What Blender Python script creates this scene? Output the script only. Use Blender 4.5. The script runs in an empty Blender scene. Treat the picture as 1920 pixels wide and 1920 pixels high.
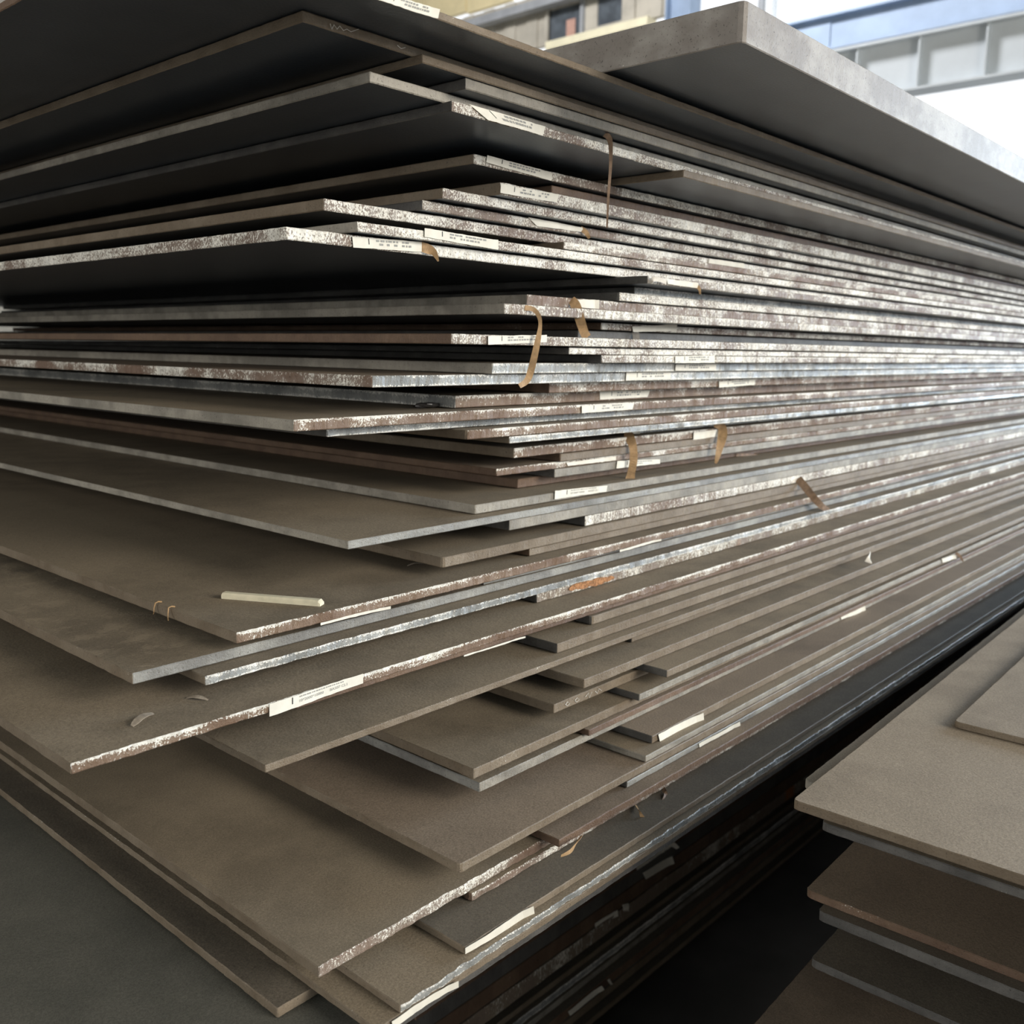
import bpy, math, random
from mathutils import Matrix, Vector

# ------------------------------------------------------------------ scene, camera, light
scene = bpy.context.scene
C = scene.collection
scene.view_settings.view_transform = 'Standard'
scene.view_settings.look = 'None'
scene.view_settings.gamma = 1.0
scene.view_settings.use_curve_mapping = False
scene.view_settings.exposure = 0.0
scene.cycles.max_bounces = 5
scene.cycles.diffuse_bounces = 3
scene.cycles.glossy_bounces = 2
scene.cycles.transmission_bounces = 2
scene.cycles.caustics_reflective = False
scene.cycles.caustics_refractive = False

EYE = 1.42                                      # height of the lens above the floor
cam_data = bpy.data.cameras.new('camera')
cam = bpy.data.objects.new('camera', cam_data)
C.objects.link(cam)
scene.camera = cam
cam_data.sensor_width = 36.0
cam_data.lens = 33.704
cam_data.clip_start = 0.02
cam_data.clip_end = 300
cam.matrix_world = Matrix(((0.66731, 0.11463, -0.73590, 0.0),
                           (-0.74462, 0.12264, -0.65612, 0.0),
                           (0.01504, 0.98581, 0.16720, EYE),
                           (0, 0, 0, 1)))
cam_data.dof.use_dof = True
cam_data.dof.focus_distance = 0.92
cam_data.dof.aperture_fstop = 9.0

world = bpy.data.worlds.new('World')
scene.world = world
world.use_nodes = True
bg = world.node_tree.nodes['Background']
bg.inputs[0].default_value = (0.94, 0.97, 1.0, 1)
bg.inputs[1].default_value = WORLD_STRENGTH = 1.25

def area(name, loc, target, sx, sy, power, col):
    d = bpy.data.lights.new(name, 'AREA')
    d.shape = 'RECTANGLE'; d.size = sx; d.size_y = sy
    d.energy = power; d.color = col
    o = bpy.data.objects.new(name, d); C.objects.link(o)
    o.location = loc
    o.rotation_euler = (Vector(target) - Vector(loc)).to_track_quat('-Z', 'Y').to_euler()
    return o
# daylight through the open side of the hall, to the right of the stacks
area('daylight_side_door', (2.4, -5.4, 3.3), (0.9, 0.7, 1.2), 3.2, 2.4, 390, (1.0, 0.94, 0.85))
# the wide opening at the far end of the hall
area('daylight_end_opening', (16.5, -4.0, 4.2), (4.0, 0.0, 1.0), 7.0, 5.0, 2900, (0.66, 0.82, 1.0))
# unseen fill lamp, added to brighten the girder and end wall
area('far_bay_fill', (4.5, 9.0, 11.6), (17.0, 10.0, 6.5), 4.0, 3.0, 3600, (0.97, 0.97, 1.0))
# added fill lamp behind the camera, lifts the end edges of the plates
area('rear_fill', (-5.4, 2.6, 2.7), (0.8, 1.2, 1.2), 3.0, 2.4, 105, (1.0, 0.95, 0.88))

# ------------------------------------------------------------------ node helpers
def new_mat(name):
    m = bpy.data.materials.new(name)
    m.use_nodes = True
    nt = m.node_tree
    nt.nodes.clear()
    out = nt.nodes.new('ShaderNodeOutputMaterial')
    b = nt.nodes.new('ShaderNodeBsdfPrincipled')
    nt.links.new(b.outputs[0], out.inputs[0])
    return m, nt, b

class NB:
    """tiny helper for wiring shader maths"""
    def __init__(s, nt): s.nt = nt
    def put(s, sock, v):
        if hasattr(v, 'is_output'): s.nt.links.new(v, sock)
        elif isinstance(v, (tuple, list)) and len(v) == 3 and sock.type == 'RGBA': sock.default_value = (*v, 1)
        else: sock.default_value = v
    def math(s, op, a, b=0.0, clamp=False):
        n = s.nt.nodes.new('ShaderNodeMath'); n.operation = op; n.use_clamp = clamp
        s.put(n.inputs[0], a); s.put(n.inputs[1], b)
        return n.outputs[0]
    def comb(s, x, y, z):
        n = s.nt.nodes.new('ShaderNodeCombineXYZ')
        for k, v in enumerate((x, y, z)): s.put(n.inputs[k], v)
        return n.outputs[0]
    def noise(s, vec, scale, detail=3.0, rough=0.55, dist=0.0):
        n = s.nt.nodes.new('ShaderNodeTexNoise')
        s.put(n.inputs['Vector'], vec)
        n.inputs['Scale'].default_value = scale
        n.inputs['Detail'].default_value = detail
        n.inputs['Roughness'].default_value = rough
        n.inputs['Distortion'].default_value = dist
        return n.outputs[0]
    def step(s, v, lo, hi, a=0.0, b=1.0):
        n = s.nt.nodes.new('ShaderNodeMapRange'); n.interpolation_type = 'SMOOTHSTEP'
        s.put(n.inputs[0], v)
        n.inputs[1].default_value = lo; n.inputs[2].default_value = hi
        n.inputs[3].default_value = a; n.inputs[4].default_value = b
        return n.outputs[0]
    def mix(s, f, a, b, mode='MIX'):
        n = s.nt.nodes.new('ShaderNodeMix'); n.data_type = 'RGBA'; n.blend_type = mode
        s.put(n.inputs[0], f); s.put(n.inputs[6], a); s.put(n.inputs[7], b)
        return n.outputs[2]
    def bump(s, h, strength, dist):
        n = s.nt.nodes.new('ShaderNodeBump')
        n.inputs['Strength'].default_value = strength
        n.inputs['Distance'].default_value = dist
        s.put(n.inputs['Height'], h)
        return n.outputs[0]

def edge_mat(name, dark, light, chip_col=(0.80, 0.77, 0.68), amount=0.0, top=0.0, bottom=0.0, patch=0.3,
             streak=0.25, bump=0.6, rough=0.6, spot=None, metal=0.0, spec=0.4, mmt=9.0):
    """rough cut edge of a plate: uv = (metres along the edge, 0..1 through the thickness)"""
    m, nt, b = new_mat(name)
    n = NB(nt)
    uv = nt.nodes.new('ShaderNodeUVMap'); uv.uv_map = 'edge'
    sep = nt.nodes.new('ShaderNodeSeparateXYZ'); nt.links.new(uv.outputs[0], sep.inputs[0])
    info = nt.nodes.new('ShaderNodeObjectInfo')
    seed = n.math('MULTIPLY', info.outputs['Random'], 71.0)
    u = n.math('ADD', sep.outputs[0], seed)
    v = sep.outputs[1]
    mm = n.comb(n.math('MULTIPLY', u, 1000.0), n.math('MULTIPLY', v, mmt), seed)
    fine = n.noise(mm, 0.50, 4.0, 0.72)
    coarse = n.noise(mm, 0.13, 3.0, 0.6)
    str_v = n.comb(n.math('MULTIPLY', u, 1000.0), n.math('MULTIPLY', v, mmt * (0.13 if mmt < 10 else 1.0)), seed)
    drag = n.noise(str_v, 0.5, 2.0, 0.5)
    low = n.noise(n.comb(n.math('MULTIPLY', u, 9.0), n.math('ADD', seed, n.math('MULTIPLY', v, (mmt - 9.0) * 0.02)), 0.0), 1.0, 2.0, 0.5)
    mid = n.noise(n.comb(n.math('MULTIPLY', u, 38.0), n.math('MULTIPLY', v, mmt * 0.066), seed), 1.0, 2.0, 0.55)
    base = n.mix(n.step(n.math('ADD', n.math('MULTIPLY', low, 0.6), n.math('MULTIPLY', mid, 0.4)), 0.38, 0.62), dark, light)
    shade = n.math('ADD', 1.0 - streak, n.math('MULTIPLY', n.math('ADD', drag, coarse), streak))
    base = n.mix(1.0, base, n.comb(shade, shade, shade), 'MULTIPLY')
    # flaked pale scale and bare bright metal
    s = n.math('ADD', n.math('MULTIPLY', n.math('SUBTRACT', fine, 0.1), 1.0), n.math('MULTIPLY', drag, 0.2))
    s = n.math('ADD', s, n.math('MULTIPLY', n.math('SUBTRACT', mid, 0.5), patch))
    s = n.math('ADD', s, n.math('MULTIPLY', n.math('SUBTRACT', low, 0.5), patch * 1.4))
    s = n.math('ADD', s, n.math('MULTIPLY', n.step(v, 0.5, 0.95), top))
    s = n.math('ADD', s, n.math('MULTIPLY', n.step(v, 0.4, 0.05), bottom))
    s = n.math('ADD', s, n.math('MULTIPLY', n.math('SUBTRACT', info.outputs['Random'], 0.5), 0.10))
    mask = n.step(n.math('ADD', s, amount), 0.59, 0.64)
    white = n.mix(n.step(coarse, 0.35, 0.65), tuple(c * 0.74 for c in chip_col), chip_col)
    col = n.mix(mask, base, white)
    if spot:
        sm = n.step(n.noise(n.comb(n.math('MULTIPLY', u, 1.0), 0.0, 0.0), 7.0, 1.0), 0.60, 0.66)
        col = n.mix(n.math('MULTIPLY', sm, n.step(coarse, 0.35, 0.5)), col, spot)
    # dark pits
    col = n.mix(n.step(fine, 0.32, 0.40, 0.8, 0.0), col, (0.028, 0.022, 0.02))
    nt.links.new(col, b.inputs['Base Color'])
    b.inputs['Roughness'].default_value = rough
    b.inputs['Metallic'].default_value = metal
    b.inputs['Specular IOR Level'].default_value = spec
    h = n.noise(mm, 0.5, 2.0, 0.7)
    nt.links.new(n.bump(h, bump, 0.0012), b.inputs['Normal'])
    return m

def face_mat(name, a, c, dust, dust_amt=0.5, rough=0.72, spec=0.3, flake=0.0, grain=0.42, ior=1.5, tint=(1, 1, 1)):
    """rolled face: mill scale under settled dust"""
    m, nt, b = new_mat(name)
    n = NB(nt)
    tc = nt.nodes.new('ShaderNodeTexCoord')
    info = nt.nodes.new('ShaderNodeObjectInfo')
    off = n.math('MULTIPLY', info.outputs['Random'], 37.0)
    vm = nt.nodes.new('ShaderNodeVectorMath'); vm.operation = 'ADD'
    nt.links.new(tc.outputs['Object'], vm.inputs[0])
    nt.links.new(n.comb(off, off, off), vm.inputs[1])
    p = vm.outputs[0]
    big = n.noise(p, 3.2, 2.0, 0.55, 0.4)
    midn = n.noise(p, 17.0, 3.0, 0.6, 0.2)
    fine = n.noise(p, 420.0, 1.0, 0.6)
    speck = n.noise(p, 900.0, 0.0, 0.5)
    base = n.mix(n.step(midn, 0.35, 0.65), a, c)
    dm = n.math('MULTIPLY', n.step(n.math('ADD', n.math('MULTIPLY', big, 0.7), n.math('MULTIPLY', midn, 0.3)), 0.36, 0.60), dust_amt)
    col = n.mix(n.math('ADD', dm, 0.12), base, dust)
    g = n.math('ADD', 1.0 - grain * 1.5, n.math('MULTIPLY', n.math('ADD', fine, speck), grain * 1.5))
    col = n.mix(1.0, col, n.comb(g, g, g), 'MULTIPLY')
    hh = n.noise(p, 420.0, 0.0)
    if flake:
        fl = n.step(n.noise(p, 34.0, 6.0, 0.72, 0.3), 0.52, 0.60)
        col = n.mix(n.math('MULTIPLY', fl, flake), col, tuple(x * 1.35 for x in dust))
        hh = n.math('ADD', fine, n.math('MULTIPLY', fl, 2.5))
    nt.links.new(col, b.inputs['Base Color'])
    b.inputs['Roughness'].default_value = rough
    b.inputs['Specular IOR Level'].default_value = spec
    b.inputs['IOR'].default_value = ior
    b.inputs['Specular Tint'].default_value = (*tint, 1)
    nt.links.new(n.bump(hh, 0.25, 0.0006), b.inputs['Normal'])
    return m

def simple_mat(name, col, rough=0.6, var=0.15, scale=30.0, metal=0.0, spec=0.4, bump=0.0):
    m, nt, b = new_mat(name)
    n = NB(nt)
    tc = nt.nodes.new('ShaderNodeTexCoord')
    f = n.noise(tc.outputs['Object'], scale, 4.0, 0.6)
    lo = tuple(c * (1 - var) for c in col); hi = tuple(min(1, c * (1 + var)) for c in col)
    nt.links.new(n.mix(n.step(f, 0.3, 0.7), lo, hi), b.inputs['Base Color'])
    b.inputs['Roughness'].default_value = rough
    b.inputs['Metallic'].default_value = metal
    b.inputs['Specular IOR Level'].default_value = spec
    if bump: nt.links.new(n.bump(f, bump, 0.01), b.inputs['Normal'])
    return m

RUST = (0.150, 0.098, 0.078); BROWN = (0.175, 0.134, 0.090); TAUPE = (0.235, 0.189, 0.134)
GREY = (0.215, 0.198, 0.165); LGREY = (0.36, 0.33, 0.275); BLUE = (0.215, 0.222, 0.215); LBLUE = (0.38, 0.385, 0.36)
EDGE = {
    'W': edge_mat('edge_flaked_white', (0.22, 0.165, 0.13), (0.40, 0.36, 0.30), chip_col=(0.92, 0.89, 0.80), amount=0.10, top=0.05, patch=0.30),
    'V': edge_mat('edge_flaked_half', (0.19,0.125,0.09), (0.33, 0.28, 0.23), chip_col=(0.90, 0.87, 0.78), amount=0.04, top=0.09, patch=0.5),
    'T': edge_mat('edge_rust_white_lip', (0.17, 0.108, 0.070), (0.255, 0.183, 0.127), chip_col=(0.90, 0.87, 0.78), amount=-0.045, top=0.19, patch=0.5),
    'S': edge_mat('edge_steel_blue', BLUE, LBLUE, chip_col=(0.90, 0.88, 0.81), amount=-0.06, top=0.21, bottom=0.27, patch=0.4, spec=0.5, rough=0.45),
    'P': edge_mat('edge_steel_plain', (0.20, 0.195, 0.18), (0.34, 0.335, 0.305), amount=-0.15, top=0.04, patch=0.3, rough=0.5),
    'B': edge_mat('edge_brown', BROWN, TAUPE, amount=-0.19, top=0.04, patch=0.35, streak=0.2),
    'R': edge_mat('edge_rust', (0.125, 0.078, 0.051), (0.18, 0.117, 0.076), amount=-0.20, top=0.03, patch=0.4),
    'G': edge_mat('edge_grey', GREY, LGREY, amount=-0.17, top=0.03, patch=0.3),
    'D': edge_mat('edge_dark_scale_shade', (0.078, 0.075, 0.070), (0.132, 0.126, 0.115), amount=-0.20, bottom=0.08, patch=0.3),  # dark scale; also paints shade onto some edges under overhangs
    'O': edge_mat('edge_orange_rust', (0.22, 0.17, 0.13), TAUPE, amount=0.02, top=0.06, patch=0.4, spot=(0.42, 0.17, 0.055)),
    'K': edge_mat('edge_thick_slab', (0.23, 0.205, 0.18), (0.36, 0.335, 0.30), amount=-0.17, bottom=0.12, top=0.05, patch=0.22, bump=0.25, streak=0.10, mmt=36.0),
}
TOP = {
    'dust': face_mat('face_dusty_brown', (0.180, 0.146, 0.103), (0.215, 0.174, 0.122), (0.285, 0.230, 0.160), 0.65),
    'rust': face_mat('face_dusty_rust', (0.175, 0.135, 0.098), (0.215, 0.165, 0.120), (0.27, 0.212, 0.152), 0.55),
    'flake': face_mat('face_flaking_dust', (0.145, 0.12, 0.088), (0.20, 0.165, 0.118), (0.28, 0.228, 0.16), 0.55, flake=0.28),
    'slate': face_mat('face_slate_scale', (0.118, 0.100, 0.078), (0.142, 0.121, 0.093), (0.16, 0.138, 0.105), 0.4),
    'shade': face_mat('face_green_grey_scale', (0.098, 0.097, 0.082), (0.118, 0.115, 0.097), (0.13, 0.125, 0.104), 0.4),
    'pale': face_mat('face_pale_dust', (0.245, 0.20, 0.147), (0.295, 0.243, 0.18), (0.35, 0.29, 0.215), 0.55),
}
UNDER = face_mat('face_mill_scale', (0.040, 0.054, 0.077), (0.052, 0.068, 0.094), (0.07, 0.078, 0.09), 0.25, rough=0.30, spec=0.5, ior=1.9, tint=(0.72, 0.86, 1.0))  # blue-grey mill scale; blue raised further in place of a hazy glare
PAPER = simple_mat('label_paper', (0.80, 0.77, 0.67), 0.75, 0.06, 60)
INK = simple_mat('label_ink', (0.33, 0.33, 0.31), 0.8, 0.2, 900)
BLACK = simple_mat('label_black_bar', (0.02, 0.02, 0.02), 0.6, 0.1, 300)
STRIP = {'tan': simple_mat('peeled_tan', (0.42, 0.27, 0.135), 0.6, 0.2, 120),
         'brown': simple_mat('peeled_brown', (0.22, 0.145, 0.092), 0.65, 0.25, 120),
         'grey': simple_mat('peeled_grey', (0.30, 0.285, 0.26), 0.7, 0.2, 120),
         'white': simple_mat('peeled_white', (0.72, 0.68, 0.60), 0.7, 0.1, 120)}

# ------------------------------------------------------------------ object helpers
def link(name, me, parent=None):
    o = bpy.data.objects.new(name, me)
    C.objects.link(o)
    if parent is not None: o.parent = parent
    return o

def tag(o, label=None, cat=None, group=None, kind=None):
    if label: o['label'] = label
    if cat: o['category'] = cat
    if group: o['group'] = group
    if kind: o['kind'] = kind
    return o

def mesh_obj(name, verts, faces, mat, parent=None, smooth=False):
    me = bpy.data.meshes.new(name)
    me.from_pydata([tuple(v) for v in verts], [], faces)
    me.materials.append(mat)
    if smooth: me.polygons.foreach_set('use_smooth', [True] * len(me.polygons))
    me.update()
    return link(name, me, parent)

BOXF = [(0, 3, 2, 1), (4, 5, 6, 7), (0, 1, 5, 4), (1, 2, 6, 5), (2, 3, 7, 6), (3, 0, 4, 7)]
def box_vf(x0, x1, y0, y1, z0, z1):
    return [(x0, y0, z0), (x1, y0, z0), (x1, y1, z0), (x0, y1, z0),
            (x0, y0, z1), (x1, y0, z1), (x1, y1, z1), (x0, y1, z1)], BOXF
def box(name, x0, x1, y0, y1, z0, z1, mat, parent=None):
    v, f = box_vf(x0, x1, y0, y1, z0, z1)
    return mesh_obj(name, v, f, mat, parent)

def run(length, fine, n_fine, grow=1.12, cap=0.25):
    """distances from the corner: fine steps first, then growing ones"""
    out = [0.0]; st = fine
    while out[-1] < length:
        if len(out) > n_fine: st = min(st * grow, cap)
        out.append(out[-1] + st)
    out[-1] = length
    return out

JAG = {'W': 0.8, 'V': 0.7, 'T': 0.7, 'S': 0.8, 'O': 0.7, 'P': 0.25, 'B': 0.25, 'R': 0.3, 'G': 0.25, 'D': 0.25, 'K': 0.05}

def make_plate(name, x, y, z, t, length, width, le, ee, top, seed, sy=1, chamfer=0.0015, coarse=False, rot=0.0):
    """one plate; object origin at its near bottom corner, long edge along +X, end edge along sy*Y"""
    rnd = random.Random(seed)
    bw = min(0.0009, t * 0.12)
    k = 3 if coarse else 1
    dl = run(length, 0.004 * k, 330 // k)
    de = run(width, 0.005 * k, 130 // k)
    c = chamfer
    per = []                                             # x, y, nx, ny, u, style
    for d in reversed(dl[1:]): per.append((d + c, 0.0, 0, -1, d + c, le))
    per.append((c, 0.0, 0, -1, c, le))
    per.append((c * 0.3, c * 0.3, -0.7, -0.7, 0.0, le))
    per.append((0.0, c, -1, 0, -c, ee))
    for d in de[1:]: per.append((0.0, d + c, -1, 0, -d - c, ee))
    n_vis = len(per)
    per.append((length + c, width + c, 0, 0, -width - c - length, ee))
    N = len(per)
    ring = [[], [], [], []]
    w1 = w2 = 0.0
    for i, (px, py, nx, ny, u, st) in enumerate(per):
        j = JAG[st] * 0.001
        w1 = w1 * 0.55 + rnd.gauss(0, j) * 0.6
        w2 = w2 * 0.55 + rnd.gauss(0, j) * 0.6
        if i in (0, n_vis - 1, N - 1): w1 = w2 = 0.0
        zt = rnd.uniform(-0.25, 0.25) * j
        a1 = min(max(w1, -0.002), 0.0016); a2 = min(max(w2, -0.002), 0.0016)
        ring[0].append((px - nx * bw + nx * a1, py - ny * bw + ny * a1, 0.0))
        ring[1].append((px + nx * a1, py + ny * a1, bw + zt))
        ring[2].append((px + nx * a2, py + ny * a2, t - bw + zt))
        ring[3].append((px - nx * bw + nx * a2, py - ny * bw + ny * a2, t))
    verts = [(vx, vy * sy, vz) for r in ring for (vx, vy, vz) in r]
    # caps: fine rim joined to coarser and coarser inner lines, so that no sliver runs across the plate
    faces = []; mats = []; uvs = []
    pu = [p[4] for p in per[:n_vis]]
    chains = []
    prev = pu
    for ins, stp in ((0.012, 8), (0.10, 7)):
        cur = [uu for uu in prev[::stp] if uu > ins * 1.2] + [0.0] + [uu for uu in prev[::stp] if uu < -ins * 1.2]
        if cur[0] != pu[0]: cur.insert(0, pu[0])
        if cur[-1] != pu[-1]: cur.append(pu[-1])
        chains.append((ins, cur)); prev = cur
    for base, zc, m_i in ((3 * N, t, 0), (0, 0.0, 1)):
        tri = []
        ids = [base + i for i in range(n_vis)]; us = pu
        for ins, cur in chains:
            nid = []
            for uu in cur:
                vx, vy = (uu, ins) if uu > 0 else ((ins, -uu) if uu < 0 else (ins, ins))
                verts.append((vx, vy * sy, zc)); nid.append(len(verts) - 1)
            i = j = 0
            while i < len(ids) - 1 or j < len(nid) - 1:
                if j == len(nid) - 1 or (i < len(ids) - 1 and us[i + 1] >= cur[j + 1]):
                    tri.append((ids[i], ids[i + 1], nid[j])); i += 1
                else:
                    tri.append((ids[i], nid[j + 1], nid[j])); j += 1
            ids, us = nid, cur
        tri.append(tuple(ids) + (base + N - 1,))
        for f in tri:
            faces.append(f if m_i == 0 else tuple(reversed(f)))
            mats.append(m_i); uvs += [(0.0, 0.0)] * len(f)
    n_cap = len(uvs)
    hv = (0.0, 0.12, 0.88, 1.0)
    for r in range(3):
        for i in range(N):
            j = (i + 1) % N
            faces.append((r * N + i, r * N + j, (r + 1) * N + j, (r + 1) * N + i))
            ui = per[i][4]; uj = per[j][4] if j else per[i][4] - width
            uvs += [(ui, hv[r]), (uj, hv[r]), (uj, hv[r + 1]), (ui, hv[r + 1])]
            mats.append(2 if (per[i][5] == le and per[j][5] == le and i < n_vis - 1 and per[i][3] == -1 or
                              (per[i][3] == -0.7 and False)) else 3)
    # winding: walls above assume a clockwise perimeter; flip when needed
    flip = (sy == 1)
    if flip:
        faces = [tuple(reversed(f)) for f in faces]
        q = uvs[:n_cap]
        for s in range(n_cap, len(uvs), 4): q += uvs[s:s + 4][::-1]
        uvs = q
    me = bpy.data.meshes.new(name)
    me.from_pydata(verts, [], faces)
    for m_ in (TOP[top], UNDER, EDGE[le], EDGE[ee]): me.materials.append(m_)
    me.polygons.foreach_set('material_index', mats)
    lay = me.uv_layers.new(name='edge')
    lay.data.foreach_set('uv', [w for p in uvs for w in p])
    me.update()
    o = link(name, me)
    o.location = (x, y, z)
    o.rotation_euler = (0, 0, rot)
    return o

ONES = ['', 'first', 'second', 'third', 'fourth', 'fifth', 'sixth', 'seventh', 'eighth', 'ninth', 'tenth', 'eleventh', 'twelfth',
        'thirteenth', 'fourteenth', 'fifteenth', 'sixteenth', 'seventeenth', 'eighteenth', 'nineteenth']
TENS = {2: ('twenty', 'twentieth'), 3: ('thirty', 'thirtieth'), 4: ('forty', 'fortieth'), 5: ('fifty', 'fiftieth'),
        6: ('sixty', 'sixtieth'), 7: ('seventy', 'seventieth'), 8: ('eighty', 'eightieth'), 9: ('ninety', 'ninetieth')}
def ordinal(n):
    if n < 20: return ONES[n]
    a, b_ = TENS[n // 10]
    return b_ if n % 10 == 0 else a + '-' + ONES[n % 10]

# ------------------------------------------------------------------ measured positions (metres)
#   plate: id, x and y of the near corner, height of the underside, thickness
PLATES = [["p0", 0.7986, 0.45, 1.6882, 0.03455],
 ["p1", 0.3345, 0.5936, 1.67849, 0.0064],
 ["p2", 0.4844, 0.6581, 1.66917, 0.00867],
 ["p3", 0.5979, 0.6439, 1.66119, 0.00745],
 ["p5", 0.6521, 0.6453, 1.6511, 0.00955],
 ["p4", 0.5577, 0.6658, 1.64101, 0.00867],
 ["p6", 0.6425, 0.6532, 1.63161, 0.00885],
 ["p7", 1.0075, 0.6368, 1.62252, 0.00854],
 ["p8", 0.7518, 0.7316, 1.61082, 0.0098],
 ["p9b", 0.8942, 0.7427, 1.59986, 0.00902],
 ["p9", 0.7992, 0.7369, 1.5862, 0.01297],
 ["p10", 0.7268, 0.7519, 1.57481, 0.01043],
 ["p11", 0.7132, 0.7682, 1.56291, 0.00991],
 ["p12", 0.594, 0.7791, 1.54985, 0.01113],
 ["p12b", 0.9218, 0.7456, 1.53961, 0.00841],
 ["p13", 0.6088, 0.747, 1.52912, 0.00959],
 ["p14", 0.5361, 0.759, 1.51592, 0.0114],
 ["p14b", 1.0472, 0.7081, 1.50555, 0.00969],
 ["p15", 1.0831, 0.7529, 1.49529, 0.00932],
 ["p16", 1.0315, 0.74, 1.48392, 0.01045],
 ["p17", 0.8577, 0.7467, 1.47092, 0.01206],
 ["p18", 0.7998, 0.7288, 1.45867, 0.01131],
 ["p19", 1.033, 0.7694, 1.44743, 0.00901],
 ["p20", 0.9907, 0.7742, 1.43599, 0.00953],
 ["p21", 0.7149, 0.7262, 1.42483, 0.01048],
 ["p22", 0.9224, 0.7339, 1.41525, 0.00794],
 ["p23", 0.9878, 0.7334, 1.40496, 0.00956],
 ["p24", 0.8077, 0.7537, 1.39213, 0.01209],
 ["p25", 0.6393, 0.7634, 1.37949, 0.01182],
 ["p26", 0.9473, 0.7844, 1.36584, 0.01275],
 ["p27", 0.8052, 0.8103, 1.35048, 0.01437],
 ["p28", 0.553, 0.779, 1.33798, 0.01139],
 ["p29", 0.6072, 0.7984, 1.32839, 0.00844],
 ["p30", 0.7896, 0.7751, 1.31635, 0.0108],
 ["p31", 0.8603, 0.7732, 1.30769, 0.00808],
 ["p31b", 1.2077, 0.8324, 1.2964, 0.0107],
 ["p32", 0.9134, 0.8124, 1.2826, 0.01285],
 ["p33", 1.0054, 0.8102, 1.2711, 0.01052],
 ["p34", 0.8854, 0.8168, 1.26127, 0.00924],
 ["p35", 0.9997, 0.8152, 1.24935, 0.01132],
 ["p36", 0.9546, 0.8415, 1.23646, 0.01228],
 ["p37", 0.8169, 0.7876, 1.22414, 0.01127],
 ["p38", 0.6088, 0.7682, 1.21427, 0.00882],
 ["p39", 0.8597, 0.7706, 1.2009, 0.01277],
 ["p40", 1.0161, 0.7739, 1.18607, 0.0138],
 ["p41", 0.7441, 0.768, 1.17301, 0.01203],
 ["p42", 0.9008, 0.7724, 1.16233, 0.00966],
 ["p43", 0.4629, 0.7472, 1.15083, 0.01048],
 ["p44", 0.8088, 0.7646, 1.1423, 0.00792],
 ["p45", 0.3715, 0.7642, 1.13118, 0.01011],
 ["p46", 0.4265, 0.7416, 1.12189, 0.00828],
 ["p47", 0.8863, 0.7464, 1.10908, 0.01221],
 ["p48", 0.2867, 0.6958, 1.09928, 0.00881],
 ["p49", 0.4937, 0.7014, 1.09222, 0.00646],
 ["p50", 0.9354, 0.6971, 1.08049, 0.01077],
 ["p51", 0.8466, 0.6803, 1.06806, 0.01148],
 ["p53", 0.4359, 0.6661, 1.06005, 0.00708],
 ["p52", 0.9962, 0.6774, 1.04862, 0.01085],
 ["p54", 0.8422, 0.6363, 1.03665, 0.01108],
 ["p55", 0.9667, 0.6038, 1.02665, 0.00912],
 ["p56", 0.8009, 0.6468, 1.0153, 0.01078],
 ["p57", 0.9221, 0.6131, 1.00618, 0.0083],
 ["p58", 0.65, 0.6257, 0.99482, 0.01079],
 ["p60", 0.8322, 0.6199, 0.98675, 0.00728],
 ["p59", 0.6612, 0.628, 0.97596, 0.01023],
 ["p61", 0.9069, 0.5829, 0.96573, 0.00949],
 ["p62", 0.8736, 0.5689, 0.95774, 0.00726],
 ["p63", 0.5732, 0.5682, 0.94786, 0.00916],
 ["p64", 0.8361, 0.5676, 0.94019, 0.00698],
 ["p65", 0.6952, 0.5506, 0.93136, 0.00816],
 ["p66", 0.4189, 0.5733, 0.92091, 0.00992],
 ["p67", 0.5895, 0.5681, 0.91282, 0.00746],
 ["p68", 0.5366, 0.5255, 0.90528, 0.00693],
 ["p69", 0.456, 0.5171, 0.89782, 0.00688],
 ["p70", 0.4322, 0.5176, 0.8902, 0.00705],
 ["p71", 0.3991, 0.6026, 0.88088, 0.00879],
 ["p72", 0.2359, 0.5307, 0.87106, 0.00928]]
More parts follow.
